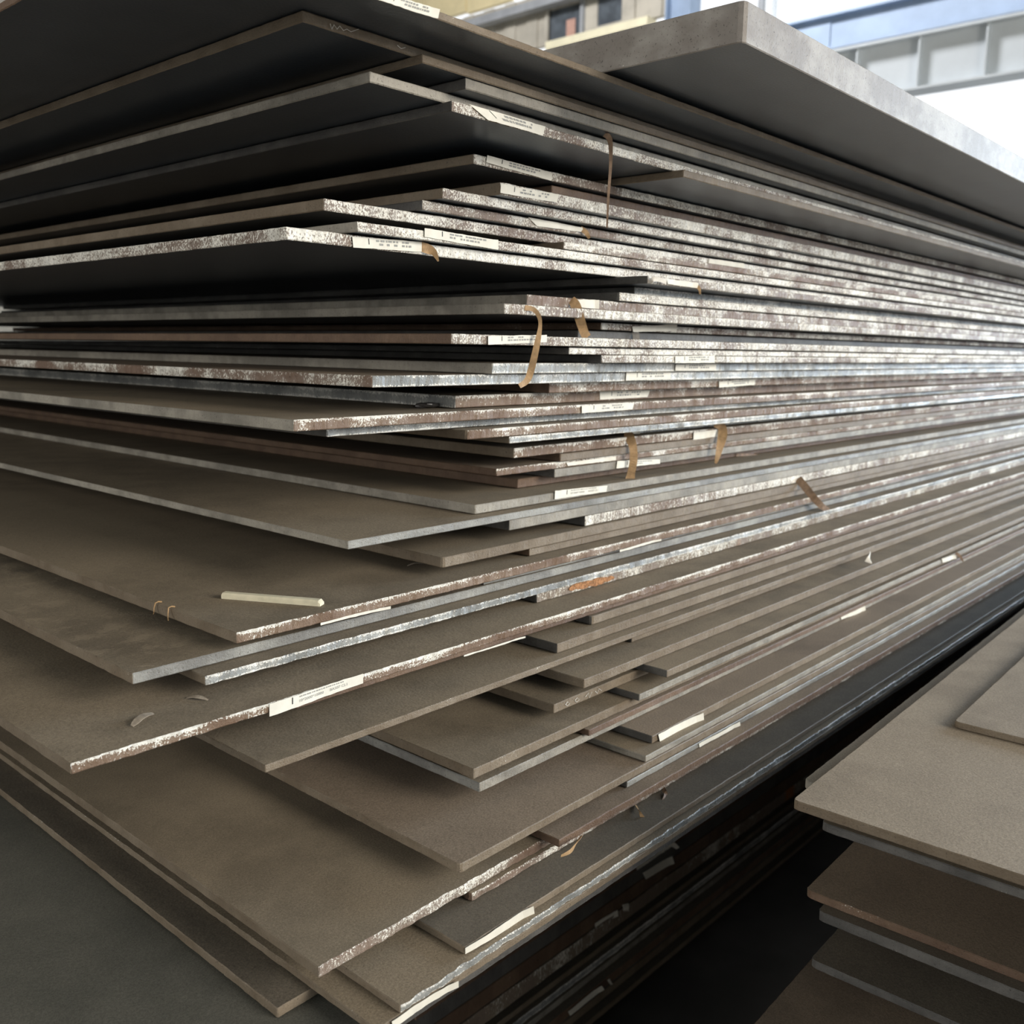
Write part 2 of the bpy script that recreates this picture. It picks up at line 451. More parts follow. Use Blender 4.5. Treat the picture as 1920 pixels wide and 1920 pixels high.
PAPERS = [["p48", "text", [[0.4604, 0.6946, 1.10825], [0.5664, 0.6946, 1.10982], [0.5662, 0.6946, 1.10019], [0.4601, 0.6946, 1.09648]]],
 ["p37", "text2", [[0.9653, 0.7864, 1.23817], [1.0808, 0.7864, 1.23435], [1.0787, 0.7864, 1.2258], [0.9646, 0.7864, 1.22692]]],
 ["p34", "plain", [[1.0253, 0.8156, 1.26818], [1.1384, 0.8156, 1.26844], [1.1387, 0.8156, 1.26295], [1.029, 0.8156, 1.2631]]],
 ["p35", "bars", [[1.1419, 0.814, 1.26175], [1.2549, 0.814, 1.25564], [1.2554, 0.814, 1.24895], [1.1399, 0.814, 1.25093]]],
 ["p28", "bars", [[1.0062, 0.7778, 1.34812], [1.126, 0.7778, 1.34894], [1.1227, 0.7778, 1.33933], [1.0066, 0.7778, 1.33831]]],
 ["p27", "bars", [[1.0879, 0.8091, 1.36435], [1.2135, 0.8091, 1.36318], [1.2071, 0.8091, 1.35312], [1.0891, 0.8091, 1.35245]]],
 ["p25", "bars", [[1.0835, 0.7622, 1.3916], [1.1936, 0.7622, 1.3916], [1.1945, 0.7622, 1.38092], [1.0829, 0.7622, 1.38084]]],
 ["p24", "bars", [[1.1901, 0.7525, 1.40263], [1.3036, 0.7525, 1.40329], [1.3031, 0.7525, 1.39287], [1.1895, 0.7525, 1.39356]]],
 ["p23", "bars", [[1.1572, 0.7322, 1.41418], [1.2642, 0.7322, 1.41588], [1.2653, 0.7322, 1.40502], [1.1579, 0.7322, 1.40465]]],
 ["p26", "bars", [[1.3698, 0.7832, 1.37455], [1.488, 0.7832, 1.37725], [1.4892, 0.7832, 1.36715], [1.3707, 0.7832, 1.36499]]],
 ["p21", "bars", [[0.7688, 0.725, 1.43398], [0.8678, 0.725, 1.43727], [0.8681, 0.725, 1.42876], [0.7689, 0.725, 1.42454]]],
 ["p19", "plain", [[1.102, 0.7682, 1.45321], [1.2118, 0.7682, 1.45962], [1.2112, 0.7682, 1.44973], [1.105, 0.7682, 1.44612]]],
 ["p17", "plain", [[0.9478, 0.7455, 1.48161], [0.9927, 0.7455, 1.48309], [0.9932, 0.7455, 1.47192], [0.956, 0.7455, 1.47234]]],
 ["p13", "bars", [[0.6946, 0.7458, 1.54101], [0.8056, 0.7458, 1.53908], [0.8057, 0.7458, 1.52879], [0.6946, 0.7458, 1.53205]]],
 ["p14", "bars", [[0.6108, 0.7578, 1.5254], [0.702, 0.7578, 1.5286], [0.702, 0.7578, 1.51839], [0.612, 0.7578, 1.51548]]],
 ["p11", "plain", [[0.8805, 0.767, 1.57342], [0.9858, 0.767, 1.57194], [0.9795, 0.767, 1.56616], [0.8972, 0.767, 1.56485]]],
 ["p9", "bars", [[0.7979, 0.7357, 1.59677], [0.8977, 0.7357, 1.59802], [0.8941, 0.7357, 1.58866], [0.7972, 0.7357, 1.58724]]],
 ["p8", "bars", [[0.7708, 0.7304, 1.62196], [0.8788, 0.7304, 1.61907], [0.8772, 0.7304, 1.60983], [0.7692, 0.7304, 1.61452]]],
 ["p6", "bars", [[0.6638, 0.652, 1.64108], [0.7728, 0.652, 1.64032], [0.769, 0.652, 1.63105], [0.6889, 0.652, 1.63172]]],
 ["p1", "bars", [[0.5082, 0.5924, 1.68263], [0.5685, 0.5924, 1.68588], [0.5662, 0.5924, 1.67819], [0.5035, 0.5924, 1.67583]]],
 ["p14b", "plain", [[1.0875, 0.7069, 1.51388], [1.1629, 0.7069, 1.51295], [1.1635, 0.7069, 1.5059], [1.0905, 0.7069, 1.50729]]],
 ["p12", "plain", [[1.3129, 0.7779, 1.56019], [1.4168, 0.7779, 1.56088], [1.4176, 0.7779, 1.5535], [1.3105, 0.7779, 1.55294]]],
 ["p32", "plain", [[1.3458, 0.8112, 1.29263], [1.4304, 0.8112, 1.29339], [1.4316, 0.8112, 1.28169], [1.3453, 0.8112, 1.28061]]],
 ["p43", "plain", [[0.5555, 0.746, 1.15204], [0.6443, 0.746, 1.1524], [0.6443, 0.746, 1.14952], [0.5555, 0.746, 1.14934]]],
 ["p49", "plain", [[0.7108, 0.7002, 1.09297], [0.8098, 0.7002, 1.09335], [0.8098, 0.7002, 1.09142], [0.7108, 0.7002, 1.09116]]],
 ["p43", "plain", [[1.0591, 0.746, 1.15147], [1.1591, 0.746, 1.15327], [1.1594, 0.746, 1.1501], [1.0593, 0.746, 1.14847]]],
 ["p61", "plain", [[0.9164, 0.5817, 0.9751], [1.0153, 0.5817, 0.97425], [1.0175, 0.5817, 0.96445], [0.9206, 0.5817, 0.96519]]],
 ["p64", "plain", [[0.9866, 0.5664, 0.94638], [1.0847, 0.5664, 0.94654], [1.0868, 0.5664, 0.94083], [0.9884, 0.5664, 0.941]]],
 ["p68", "plain", [[0.536, 0.5243, 0.91267], [0.6238, 0.5243, 0.91277], [0.6256, 0.5243, 0.90331], [0.5361, 0.5243, 0.9071]]],
 ["p70", "plain", [[0.4453, 0.5164, 0.89797], [0.5173, 0.5164, 0.89644], [0.5174, 0.5164, 0.89045], [0.4469, 0.5164, 0.89097]]],
 ["p59", "plain", [[1.5361, 0.6268, 0.98889], [1.6386, 0.6268, 0.9846], [1.6432, 0.6268, 0.97298], [1.5445, 0.6268, 0.97784]]],
 ["p57", "plain", [[1.9901, 0.6119, 1.01731], [2.07, 0.6119, 1.01313], [2.0795, 0.6119, 1.00377], [1.9992, 0.6119, 1.0071]]],
 ["p31b", "plain", [[1.2001, 0.8312, 1.30689], [1.2185, 0.8312, 1.30683], [1.2192, 0.8312, 1.29623], [1.2036, 0.8312, 1.29705]]]]
STRIPS = [["p18", "tan", [[0.8328, 0.7278, 1.4666], [0.8432, 0.7241, 1.4652], [0.8484, 0.7203, 1.4582], [0.8471, 0.7166, 1.4474], [0.8421, 0.7158, 1.4295], [0.8336, 0.7158, 1.4026], [0.8257, 0.7158, 1.3865], [0.8122, 0.7158, 1.3796]],
 [0.00301, 0.00272, 0.00243, 0.00212, 0.00333, 0.00393, 0.00361, 0.00269]],
 ["p17", "tan", [[0.9389, 0.7457, 1.4815], [0.9387, 0.7387, 1.4743], [0.9388, 0.7317, 1.4584], [0.948, 0.7317, 1.4427], [0.9548, 0.7317, 1.4357]],
 [0.00488, 0.00616, 0.00583, 0.00555, 0.00558]],
 ["p6", "brown", [[0.8722, 0.6522, 1.6501], [0.8745, 0.648, 1.6455], [0.8722, 0.6439, 1.6359], [0.8709, 0.6422, 1.6164], [0.8687, 0.6422, 1.5859], [0.8677, 0.6422, 1.5514]],
 [0.00344, 0.00315, 0.00229, 0.00172, 0.00144, 0.00087]],
 ["p20", "grey", [[1.1159, 0.7732, 1.4481], [1.1131, 0.7682, 1.4393], [1.1095, 0.7652, 1.4277], [1.105, 0.7652, 1.419]],
 [0.00479, 0.00477, 0.00476, 0.00402]],
 ["p31b", "tan", [[1.2032, 0.8314, 1.3116], [1.1799, 0.8207, 1.3046], [1.1651, 0.81, 1.2967], [1.1632, 0.8014, 1.2818], [1.1658, 0.8014, 1.2627], [1.1615, 0.8014, 1.2449], [1.1582, 0.8014, 1.2326]],
 [0.00564, 0.00674, 0.00706, 0.00586, 0.00588, 0.00549, 0.00745]],
 ["p32", "tan", [[1.4121, 0.8114, 1.303], [1.4251, 0.8056, 1.2983], [1.4196, 0.7998, 1.2857], [1.4088, 0.7974, 1.2661], [1.4019, 0.7974, 1.2489], [1.3976, 0.7974, 1.2395]],
 [0.00531, 0.00711, 0.00753, 0.00618, 0.00396, 0.00176]],
 ["p36", "brown", [[1.5432, 0.8405, 1.2397], [1.5973, 0.8375, 1.2361], [1.6547, 0.8345, 1.2282], [1.6771, 0.8345, 1.2205], [1.6827, 0.8345, 1.2109]],
 [0.00287, 0.00195, 0.0025, 0.00404, 0.00405]],
 ["p40", "brown", [[1.6553, 0.7729, 1.1941], [1.6516, 0.7579, 1.1821], [1.6576, 0.7429, 1.1635], [1.6972, 0.7429, 1.1423], [1.7321, 0.7429, 1.1292]],
 [0.00736, 0.00731, 0.00633, 0.00595, 0.00403]],
 ["p14", "tan", [[0.7007, 0.758, 1.524], [0.7085, 0.7542, 1.5218], [0.7148, 0.752, 1.5184], [0.721, 0.752, 1.5102]],
 [0.00498, 0.005, 0.00335, 0.00084]],
 ["p11", "tan", [[0.9807, 0.7672, 1.5707], [0.9864, 0.7622, 1.5658], [0.992, 0.7612, 1.5591]],
 [0.00334, 0.00301, 0.00168]],
 ["p14b", "tan", [[1.1607, 0.7071, 1.5096], [1.1624, 0.7021, 1.5053], [1.1642, 0.7011, 1.4976]],
 [0.00362, 0.00217, 0.00109]],
 ["p14b", "white", [[1.0511, 0.7071, 1.5066], [1.0513, 0.7033, 1.5104], [1.0625, 0.7011, 1.511], [1.08, 0.7011, 1.5095]],
 [0.00204, 0.00305, 0.00273, 0.00345]],
 ["p54", "white", [[1.6719, 0.6353, 1.0744], [1.6429, 0.6253, 1.0697], [1.6345, 0.6233, 1.0628]],
 [0.0019, 0.0042, 0.00651]],
 ["p64", "tan", [[0.8534, 0.5666, 0.9137], [0.8373, 0.5499, 0.9164], [0.8403, 0.5466, 0.9083]],
 [0.00121, 0.00148, 0.00266]],
 ["p64", "brown", [[0.9091, 0.5666, 0.9149], [0.9004, 0.5572, 0.9131], [0.8875, 0.5516, 0.9097], [0.8835, 0.5516, 0.904]],
 [0.0025, 0.00279, 0.00275, 0.00122]],
 ["p65", "tan", [[0.7314, 0.5496, 0.9312], [0.7072, 0.5371, 0.9373], [0.6874, 0.5296, 0.939], [0.6725, 0.5296, 0.9401]],
 [0.00136, 0.00265, 0.00208, 0.00128]],
 ["p57", "brown", [[2.0785, 0.6121, 1.0153], [2.0921, 0.6071, 1.0072], [2.1139, 0.6061, 0.9925]],
 [0.00334, 0.00279, 0.00113]]]
LOWPAPER = [[[1.4709, 0.97, 0.4262], [1.5698, 0.97, 0.4286], [1.5711, 0.97, 0.4116], [1.4756, 0.97, 0.4106]], [[1.501, 0.97, 0.3929], [1.6072, 0.97, 0.3862], [1.6171, 0.97, 0.3653], [1.5136, 0.97, 0.3736]], [[1.3439, 0.97, 0.3564], [1.4143, 0.97, 0.3526], [1.4168, 0.97, 0.339], [1.3462, 0.97, 0.3433]], [[1.43, 0.97, 0.3567], [1.4345, 0.97, 0.341], [1.453, 0.97, 0.3337], [1.452, 0.97, 0.3502]], [[1.24, 0.97, 0.2407], [1.3395, 0.97, 0.2411], [1.3486, 0.97, 0.2274], [1.2466, 0.97, 0.2284]], [[1.3597, 0.97, 0.2418], [1.369, 0.97, 0.2268], [1.3759, 0.97, 0.2254], [1.3683, 0.97, 0.2396]]]
RUSTQ = [[[0.9478, 0.7455, 1.1211], [1.0484, 0.7455, 1.1186], [1.0489, 0.7455, 1.1095], [0.9504, 0.7455, 1.1115]]]
CHALK = [["p2", [[0.5106, 0.6575, 1.6739], [0.5121, 0.6575, 1.6703], [0.5143, 0.6575, 1.674], [0.5175, 0.6575, 1.6716], [0.5202, 0.6575, 1.6746], [0.5239, 0.6575, 1.6719], [0.5272, 0.6575, 1.6739], [0.5316, 0.6575, 1.6729], [0.5349, 0.6575, 1.6745], [0.5399, 0.6575, 1.677]]], ["p2", [[0.5816, 0.6575, 1.6739], [0.5858, 0.6575, 1.6723], [0.5907, 0.6575, 1.6743]]], ["p56", [[0.8213, 0.6462, 1.0209], [0.8251, 0.6462, 1.0231], [0.8292, 0.6462, 1.02], [0.8253, 0.6462, 1.0185], [0.8213, 0.6462, 1.0209]]], ["p56", [[0.839, 0.6462, 1.0211], [0.8429, 0.6462, 1.0233], [0.8471, 0.6462, 1.0196], [0.8421, 0.6462, 1.0183], [0.839, 0.6462, 1.0211]]], ["p56", [[0.8591, 0.6462, 1.02], [0.8641, 0.6462, 1.0233], [0.8665, 0.6462, 1.0168], [0.8714, 0.6462, 1.0227]]], ["p56", [[0.8777, 0.6462, 1.022], [0.882, 0.6462, 1.0182], [0.885, 0.6462, 1.0234], [0.8905, 0.6462, 1.0193]]]]
LOWSTRIP = [[1.5704, 0.97, 0.4201], [1.5923, 0.97, 0.4208], [1.6118, 0.97, 0.4059]]
SECOND = [["q0", 1.118, 0.3144, 1.0004, 0.0076], ["q1", 0.8215, 0.3683, 0.99021, 0.00969], ["q2", 0.8907, 0.3888, 0.98042, 0.00929], ["q3", 0.8361, 0.3446, 0.97127, 0.00865], ["q4", 0.9026, 0.3833, 0.85602, 0.00898], ["q5", 0.889, 0.3629, 0.84454, 0.01098], ["q6", 0.8941, 0.3691, 0.78606, 0.00894], ["q7", 0.8132, 0.3914, 0.73924, 0.01076]]


# ------------------------------------------------------------------ hall: floor, roof, end wall, crane girder
CONC = simple_mat('concrete_floor', (0.20, 0.19, 0.175), 0.8, 0.3, 1.6, bump=0.1)
ROOFM = simple_mat('roof_sheet', (0.20, 0.21, 0.22), 0.7, 0.1, 2)
CLAD = simple_mat('cladding_beige', (0.50, 0.46, 0.38), 0.7, 0.12, 2.5)
CLADY = simple_mat('cladding_yellow', (0.80, 0.68, 0.40), 0.6, 0.08, 2)
BEAMG = simple_mat('beam_grey', (0.36, 0.37, 0.38), 0.6, 0.1, 3)
GIRD = simple_mat('girder_pale_grey', (0.62, 0.66, 0.68), 0.5, 0.06, 2)
BEAMB = simple_mat('beam_blue_grey', (0.30, 0.38, 0.50), 0.55, 0.08, 3)
GLASS = simple_mat('dirty_pane', (0.10, 0.115, 0.13), 0.35, 0.3, 4, spec=0.5)
LEDGE = simple_mat('ledge_cream', (0.85, 0.78, 0.55), 0.6, 0.05, 3)
WOOD = simple_mat('bearer_wood', (0.22, 0.16, 0.10), 0.8, 0.25, 20)
E0 = EYE

fl = box('floor', -14, 22, -14, 26, -0.2, 0.0, CONC); tag(fl, kind='structure')
cl = box('ceiling', -9, 18.6, -9.5, 26, E0 + 10.6, E0 + 10.8, ROOFM); tag(cl, kind='structure')
wl = box('wall_left', -9, 18.6, 25.6, 25.9, 0, E0 + 10.6, CLAD); tag(wl, kind='structure')
wb = bpy.data.objects.new('wall_back', None); C.objects.link(wb); wb.location = (-9, 8, 0); tag(wb, kind='structure')  # unseen wall, added to cut the sky fill from behind
box('wall_panel', -0.15, 0.15, -17.5, -11.0, 0, E0 + 10.6, CLAD, wb)
box('wall_panel', -0.15, 0.15, -4.0, 17.6, 0, E0 + 10.6, CLAD, wb)
box('wall_panel', -0.15, 0.15, -11.0, -4.0, 5.5, E0 + 10.6, CLAD, wb)
wr = box('wall_right', -9, 18.6, -9.5, -9.2, 5.6, E0 + 10.6, CLAD); tag(wr, kind='structure')  # unseen upper wall, added so that skylight enters only low
# end wall: solid part left of the opening, built of ribbed sheets around two panes
we = bpy.data.objects.new('wall_end', None); C.objects.link(we); we.location = (18.3, 18, 0); tag(we, kind='structure')
def wall_piece(name, x0, x1, y0, y1, z0, z1, mat):
    o = box(name, x0 - 18.3, x1 - 18.3, y0 - 18, y1 - 18, E0 + z0, E0 + z1, mat, we)
    return o
wall_piece('lower_wall', 18.2, 18.5, 11.8, 25.6, -E0, 6.80, CLAD)
for yy in range(0, 40):
    y0 = 11.85 + yy * 0.345
    if y0 > 25.2: break
    if 14.3 < y0 + 0.17 < 15.35 or 13.2 < y0 + 0.17 < 14.05: z0 = 7.72
    else: z0 = 6.98
    wall_piece('cladding_sheet', 18.16 if yy % 2 else 18.20, 18.30, y0, y0 + 0.335, z0, 8.12, CLAD)
wall_piece('sheet_below_pane', 18.18, 18.30, 13.2, 14.05, 6.98, 7.10, CLAD)
wall_piece('pane', 18.24, 18.28, 14.33, 15.32, 6.98, 7.72, GLASS)
wall_piece('pane', 18.24, 18.28, 13.22, 14.03, 7.10, 7.72, GLASS)
wall_piece('faded_cloth', 18.21, 18.235, 14.55, 14.80, 7.0, 7.42, simple_mat('cloth_pink', (0.55, 0.33, 0.26), 0.8))
wall_piece('pane_frame', 18.12, 18.26, 15.30, 15.38, 6.98, 7.74, CLAD)
wall_piece('pane_frame', 18.12, 18.26, 14.27, 14.35, 6.98, 7.74, BEAMG)
wall_piece('ledge', 17.95, 18.3, 12.4, 15.2, 6.80, 6.97, LEDGE)
for k in range(9):
    y0 = 12.0 + k * 1.5
    wall_piece('upper_sheet', 18.16 + 0.02 * (k % 2), 18.30, y0, y0 + 1.46, 8.20 + 0.05 * ((k * 7) % 3), 10.6, CLADY if k >= 3 else CLAD)
gw = box('trim_1', 17.7, 17.95, 11.8, 25.6, E0 + 7.66, E0 + 7.84, BEAMG); tag(gw, kind='structure')
ec = bpy.data.objects.new('hall_column', None); C.objects.link(ec); ec.location = (17.9, 11.5, 0)
tag(ec, 'blue-grey steel column at the end of the hall wall', 'column')
box('web', -0.03, 0.03, -0.26, 0.26, 0, E0 + 10.5, BEAMB, ec)
box('flange', -0.2, 0.2, 0.26, 0.30, 0, E0 + 10.5, BEAMB, ec)
box('flange', -0.2, 0.2, -0.30, -0.26, 0, E0 + 10.5, BEAMB, ec)
def pipe(name, x, y, r, z0, z1, mat, n=12):
    vs = []; fs = []
    for zz in (z0, z1):
        for i in range(n):
            a = 2 * math.pi * i / n
            vs.append((x + r * math.cos(a), y + r * math.sin(a), zz))
    for i in range(n): fs.append((i, (i + 1) % n, n + (i + 1) % n, n + i))
    fs.append(tuple(range(n, 2 * n))); fs.append(tuple(reversed(range(n))))
    return mesh_obj(name, vs, fs, mat, smooth=False)
tag(pipe('drain_pipe', 17.9, 9.72, 0.07, 0, E0 + 10.5, BEAMG), 'thicker grey drain pipe standing against the bright end opening', 'pipe')
tag(pipe('drain_pipe', 17.9, 9.45, 0.045, 0, E0 + 10.5, GIRD), 'thinner pale drain pipe standing against the bright end opening', 'pipe')

rb = bpy.data.objects.new('roof_beam', None); C.objects.link(rb); rb.location = (13, 5, E0 + 3.98)
tag(rb, 'blue-grey roof beam crossing the bright opening above the crane girder', 'beam')
box('web', -0.04, 0.04, -9, 21, 0.03, 0.42, BEAMB, rb)
box('flange', -0.16, 0.16, -9, 21, 0, 0.03, BEAMB, rb)
box('flange', -0.16, 0.16, -9, 21, 0.42, 0.45, BEAMB, rb)
box('splice_plate', -0.06, -0.04, 1.0, 1.5, 0.05, 0.47, BEAMB, rb)

cg = bpy.data.objects.new('crane_girder', None); C.objects.link(cg); cg.location = (9, 3, E0 + 2.28)
tag(cg, 'pale grey crane bridge girder spanning the hall at upper right', 'girder')
box('web', -0.03, 0.03, -8, 22, 0.02, 0.44, GIRD, cg)
box('flange', -0.12, 0.12, -8, 22, 0.44, 0.465, GIRD, cg)
box('flange', -0.12, 0.12, -8, 22, 0.0, 0.022, GIRD, cg)
for k in range(14): box('stiffener', -0.10, -0.03, -3 + k * 0.55, -2.985 + k * 0.55, 0.022, 0.44, GIRD, cg)
tag(pipe('cable_drop', 9.0, 6.15, 0.015, E0 + 1.9, E0 + 2.28, BEAMG), 'thin dark cable hanging below the crane girder', 'cable')

# ------------------------------------------------------------------ the tall stack of plates
STYLE = {  # id: long edge, end edge, face, what singles it out
 'p0': ('K', 'K', 'dust', 'very thick pale-edged slab jutting out on top'),
 'p1': ('B', 'R', 'dust', 'labelled brown-edged plate right under the thick slab'),
 'p2': ('B', 'B', 'dust', 'brown-edged plate with scratched white marks by its corner'),
 'p3': ('B', 'B', 'dust', 'plain brown-edged plate with a dark underside'),
 'p5': ('G', 'D', 'dust', 'grey-edged plate set back behind its neighbours'),
 'p4': ('G', 'G', 'dust', 'dusty pale grey-edged plate with a long bright end'),
 'p6': ('W', 'D', 'dust', 'white-flaked plate with peeling label and thin strip'),
 'p7': ('B', 'B', 'dust', 'short-starting brown plate far back under a white edge'),
 'p8': ('W', 'B', 'dust', 'flaked plate with a long clean label near its corner'),
 'p9b': ('R', 'R', 'dust', 'plum-brown plate set back under a labelled one'),
 'p9': ('W', 'B', 'dust', 'white-flaked plate with its label right at the corner'),
 'p10': ('W', 'B', 'dust', 'plate with a ragged grey-white corner'),
 'p11': ('W', 'D', 'dust', 'bright white-flaked plate with a label curling off'),
 'p12': ('W', 'B', 'dust', 'far-protruding white-speckled plate with brown end'),
 'p12b': ('V', 'B', 'dust', 'thin white-speckled plate tucked far back'),
 'p13': ('W', 'G', 'dust', 'white-flaked plate with a wavy label lying across it'),
 'p14': ('W', 'W', 'dust', 'far-protruding plate flaked white on both edges'),
 'p14b': ('W', 'D', 'dust', 'set-back plate with a curled label at its corner'),
 'p15': ('S', 'D', 'dust', 'blue-grey edged plate set back in shadow'),
 'p16': ('W', 'D', 'dust', 'white-flaked plate with a rounded corner in shadow'),
 'p17': ('V', 'G', 'dust', 'plate with a folded tan strip hanging from its label'),
 'p18': ('W', 'G', 'dust', 'plate from which a long curved tan strip hangs'),
 'p19': ('V', 'R', 'dust', 'dark plum plate with crumpled label'),
 'p20': ('D', 'D', 'dust', 'dark blue-grey plate with a short grey tab hanging'),
 'p21': ('W', 'R', 'rust', 'eye-level plate with long label and rust-red end'),
 'p22': ('W', 'D', 'dust', 'white-flaked plate set back below eye level'),
 'p23': ('W', 'D', 'dust', 'mottled plate with the upper of two stacked labels'),
 'p24': ('S', 'G', 'rust', 'plate with the lower of two stacked labels'),
 'p25': ('S', 'V', 'rust', 'plate with ragged white end and steel-blue edge'),
 'p26': ('T', 'R', 'rust', 'rust-brown set-back plate with a small label far right'),
 'p27': ('T', 'S', 'dust', 'plate with steel-blue end and label cut at a slant'),
 'p28': ('T', 'G', 'dust', 'protruding rusty plate with white patches and pointed label'),
 'p29': ('S', 'D', 'dust', 'thin blue-grey plate with a jagged lower lip'),
 'p30': ('T', 'B', 'dust', 'brown plate with a white-speckled lip and rounded corner'),
 'p31': ('S', 'B', 'dust', 'thin pale ragged plate below a rounded brown one'),
 'p31b': ('S', 'D', 'dust', 'teal-grey plate with a broad tan strip hanging'),
 'p32': ('T', 'B', 'dust', 'blotched plate with a tan strip far right'),
 'p33': ('B', 'R', 'rust', 'plain brown plate set back between rusty ones'),
 'p34': ('T', 'R', 'rust', 'rusty plate with white-crusted corner and narrow label'),
 'p35': ('G', 'D', 'dust', 'grey set-back plate with a torn label'),
 'p36': ('R', 'R', 'rust', 'dark rust plate with a clean square corner'),
 'p37': ('G', 'G', 'dust', 'clean grey-edged plate with a crisp label'),
 'p38': ('P', 'G', 'dust', 'wide-open dusty plate with a steel-grey edge'),
 'p39': ('G', 'D', 'dust', 'dark grey-edged plate with scuffed face'),
 'p40': ('W', 'D', 'rust', 'white-flaked set-back plate with a dark strip hanging'),  # dark end edge paints in the shade of the slit
 'p41': ('B', 'B', 'dust', 'brown plate with softly rounded corner'),
 'p42': ('B', 'R', 'rust', 'thin brown plate set back under the rounded one'),
 'p43': ('T', 'B', 'dust', 'large dusty plate with a pale stick lying on it'),
 'p44': ('P', 'D', 'dust', 'thin clean blue-grey plate'),
 'p45': ('P', 'B', 'flake', 'plate with flaking dust and a blue-grey edge'),
 'p46': ('S', 'B', 'dust', 'steel-blue edged plate with white ragged lips'),
 'p47': ('O', 'D', 'dust', 'plate with an orange rust patch on its edge'),
 'p48': ('T', 'B', 'dust', 'rusty plate with printed label and leaf scraps'),
 'p49': ('R', 'R', 'dust', 'thin rust-brown plate directly under the printed label'),
 'p50': ('B', 'D', 'dust', 'short brown plate with rounded edge'),
 'p51': ('B', 'D', 'dust', 'brown plate with a notched corner'),
 'p53': ('B', 'B', 'dust', 'broad brown dusty plate with warm rust rim'),
 'p52': ('B', 'D', 'dust', 'set-back brown plate with a dark end'),
 'p54': ('B', 'B', 'dust', 'brown plate with a small white triangle on its edge'),
 'p55': ('B', 'D', 'dust', 'brown plate starting far right with a square corner'),
 'p56': ('B', 'B', 'dust', 'brown plate with pale chalk scribbles on its edge'),
 'p57': ('G', 'D', 'dust', 'grey-edged plate with a tiny label far right'),
 'p58': ('B', 'B', 'dust', 'speckled brown plate with crisp corner'),
 'p60': ('R', 'R', 'rust', 'rust-brown plate squeezed between two grey ones'),
 'p59': ('G', 'P', 'dust', 'plate with pale blue-grey end and dark corner'),
 'p61': ('B', 'D', 'rust', 'plate with a white painted strip along its corner'),
 'p62': ('G', 'G', 'dust', 'thin grey plate under the white-painted one'),
 'p63': ('B', 'B', 'rust', 'broad bare brown plate with rounded front corner'),
 'p64': ('P', 'D', 'rust', 'blue-grey edged plate with a narrow clean label'),
 'p65': ('R', 'R', 'rust', 'dark rust plate with a leaf strip under it'),
 'p66': ('V', 'B', 'dust', 'big low plate with glinting ragged edge'),
 'p67': ('V', 'R', 'dust', 'short plate with a rounded glinting tip'),
 'p68': ('B', 'B', 'slate', 'slate plate with a torn white label at its corner'),
 'p69': ('S', 'B', 'dust', 'low plate with bright steel-blue edge'),
 'p70': ('B', 'B', 'dust', 'low plate with a label under its front corner'),
 'p71': ('B', 'B', 'slate', 'low slate plate with a pale brown rim'),
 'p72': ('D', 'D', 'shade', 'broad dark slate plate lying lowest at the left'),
}
GROUP = 'plates of the tall stack'
plate = {}
rng = random.Random(5)
for k, (pid, x, y, z, t) in enumerate(PLATES):
    le, ee, top, what = STYLE[pid]
    wid = 2.0 if pid not in ('p0',) else 1.8
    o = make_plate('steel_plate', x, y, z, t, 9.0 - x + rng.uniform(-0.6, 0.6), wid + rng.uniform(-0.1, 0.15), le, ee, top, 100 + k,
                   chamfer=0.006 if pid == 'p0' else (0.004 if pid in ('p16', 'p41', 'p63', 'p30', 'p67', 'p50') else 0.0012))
    tag(o, '%s, %s plate down the tall stack' % (what, ordinal(k + 1)), 'steel plate', GROUP)
    plate[pid] = o

def on_plate(o, pts): return [(p[0] - o.location.x, p[1] - o.location.y, p[2] - o.location.z) for p in pts]

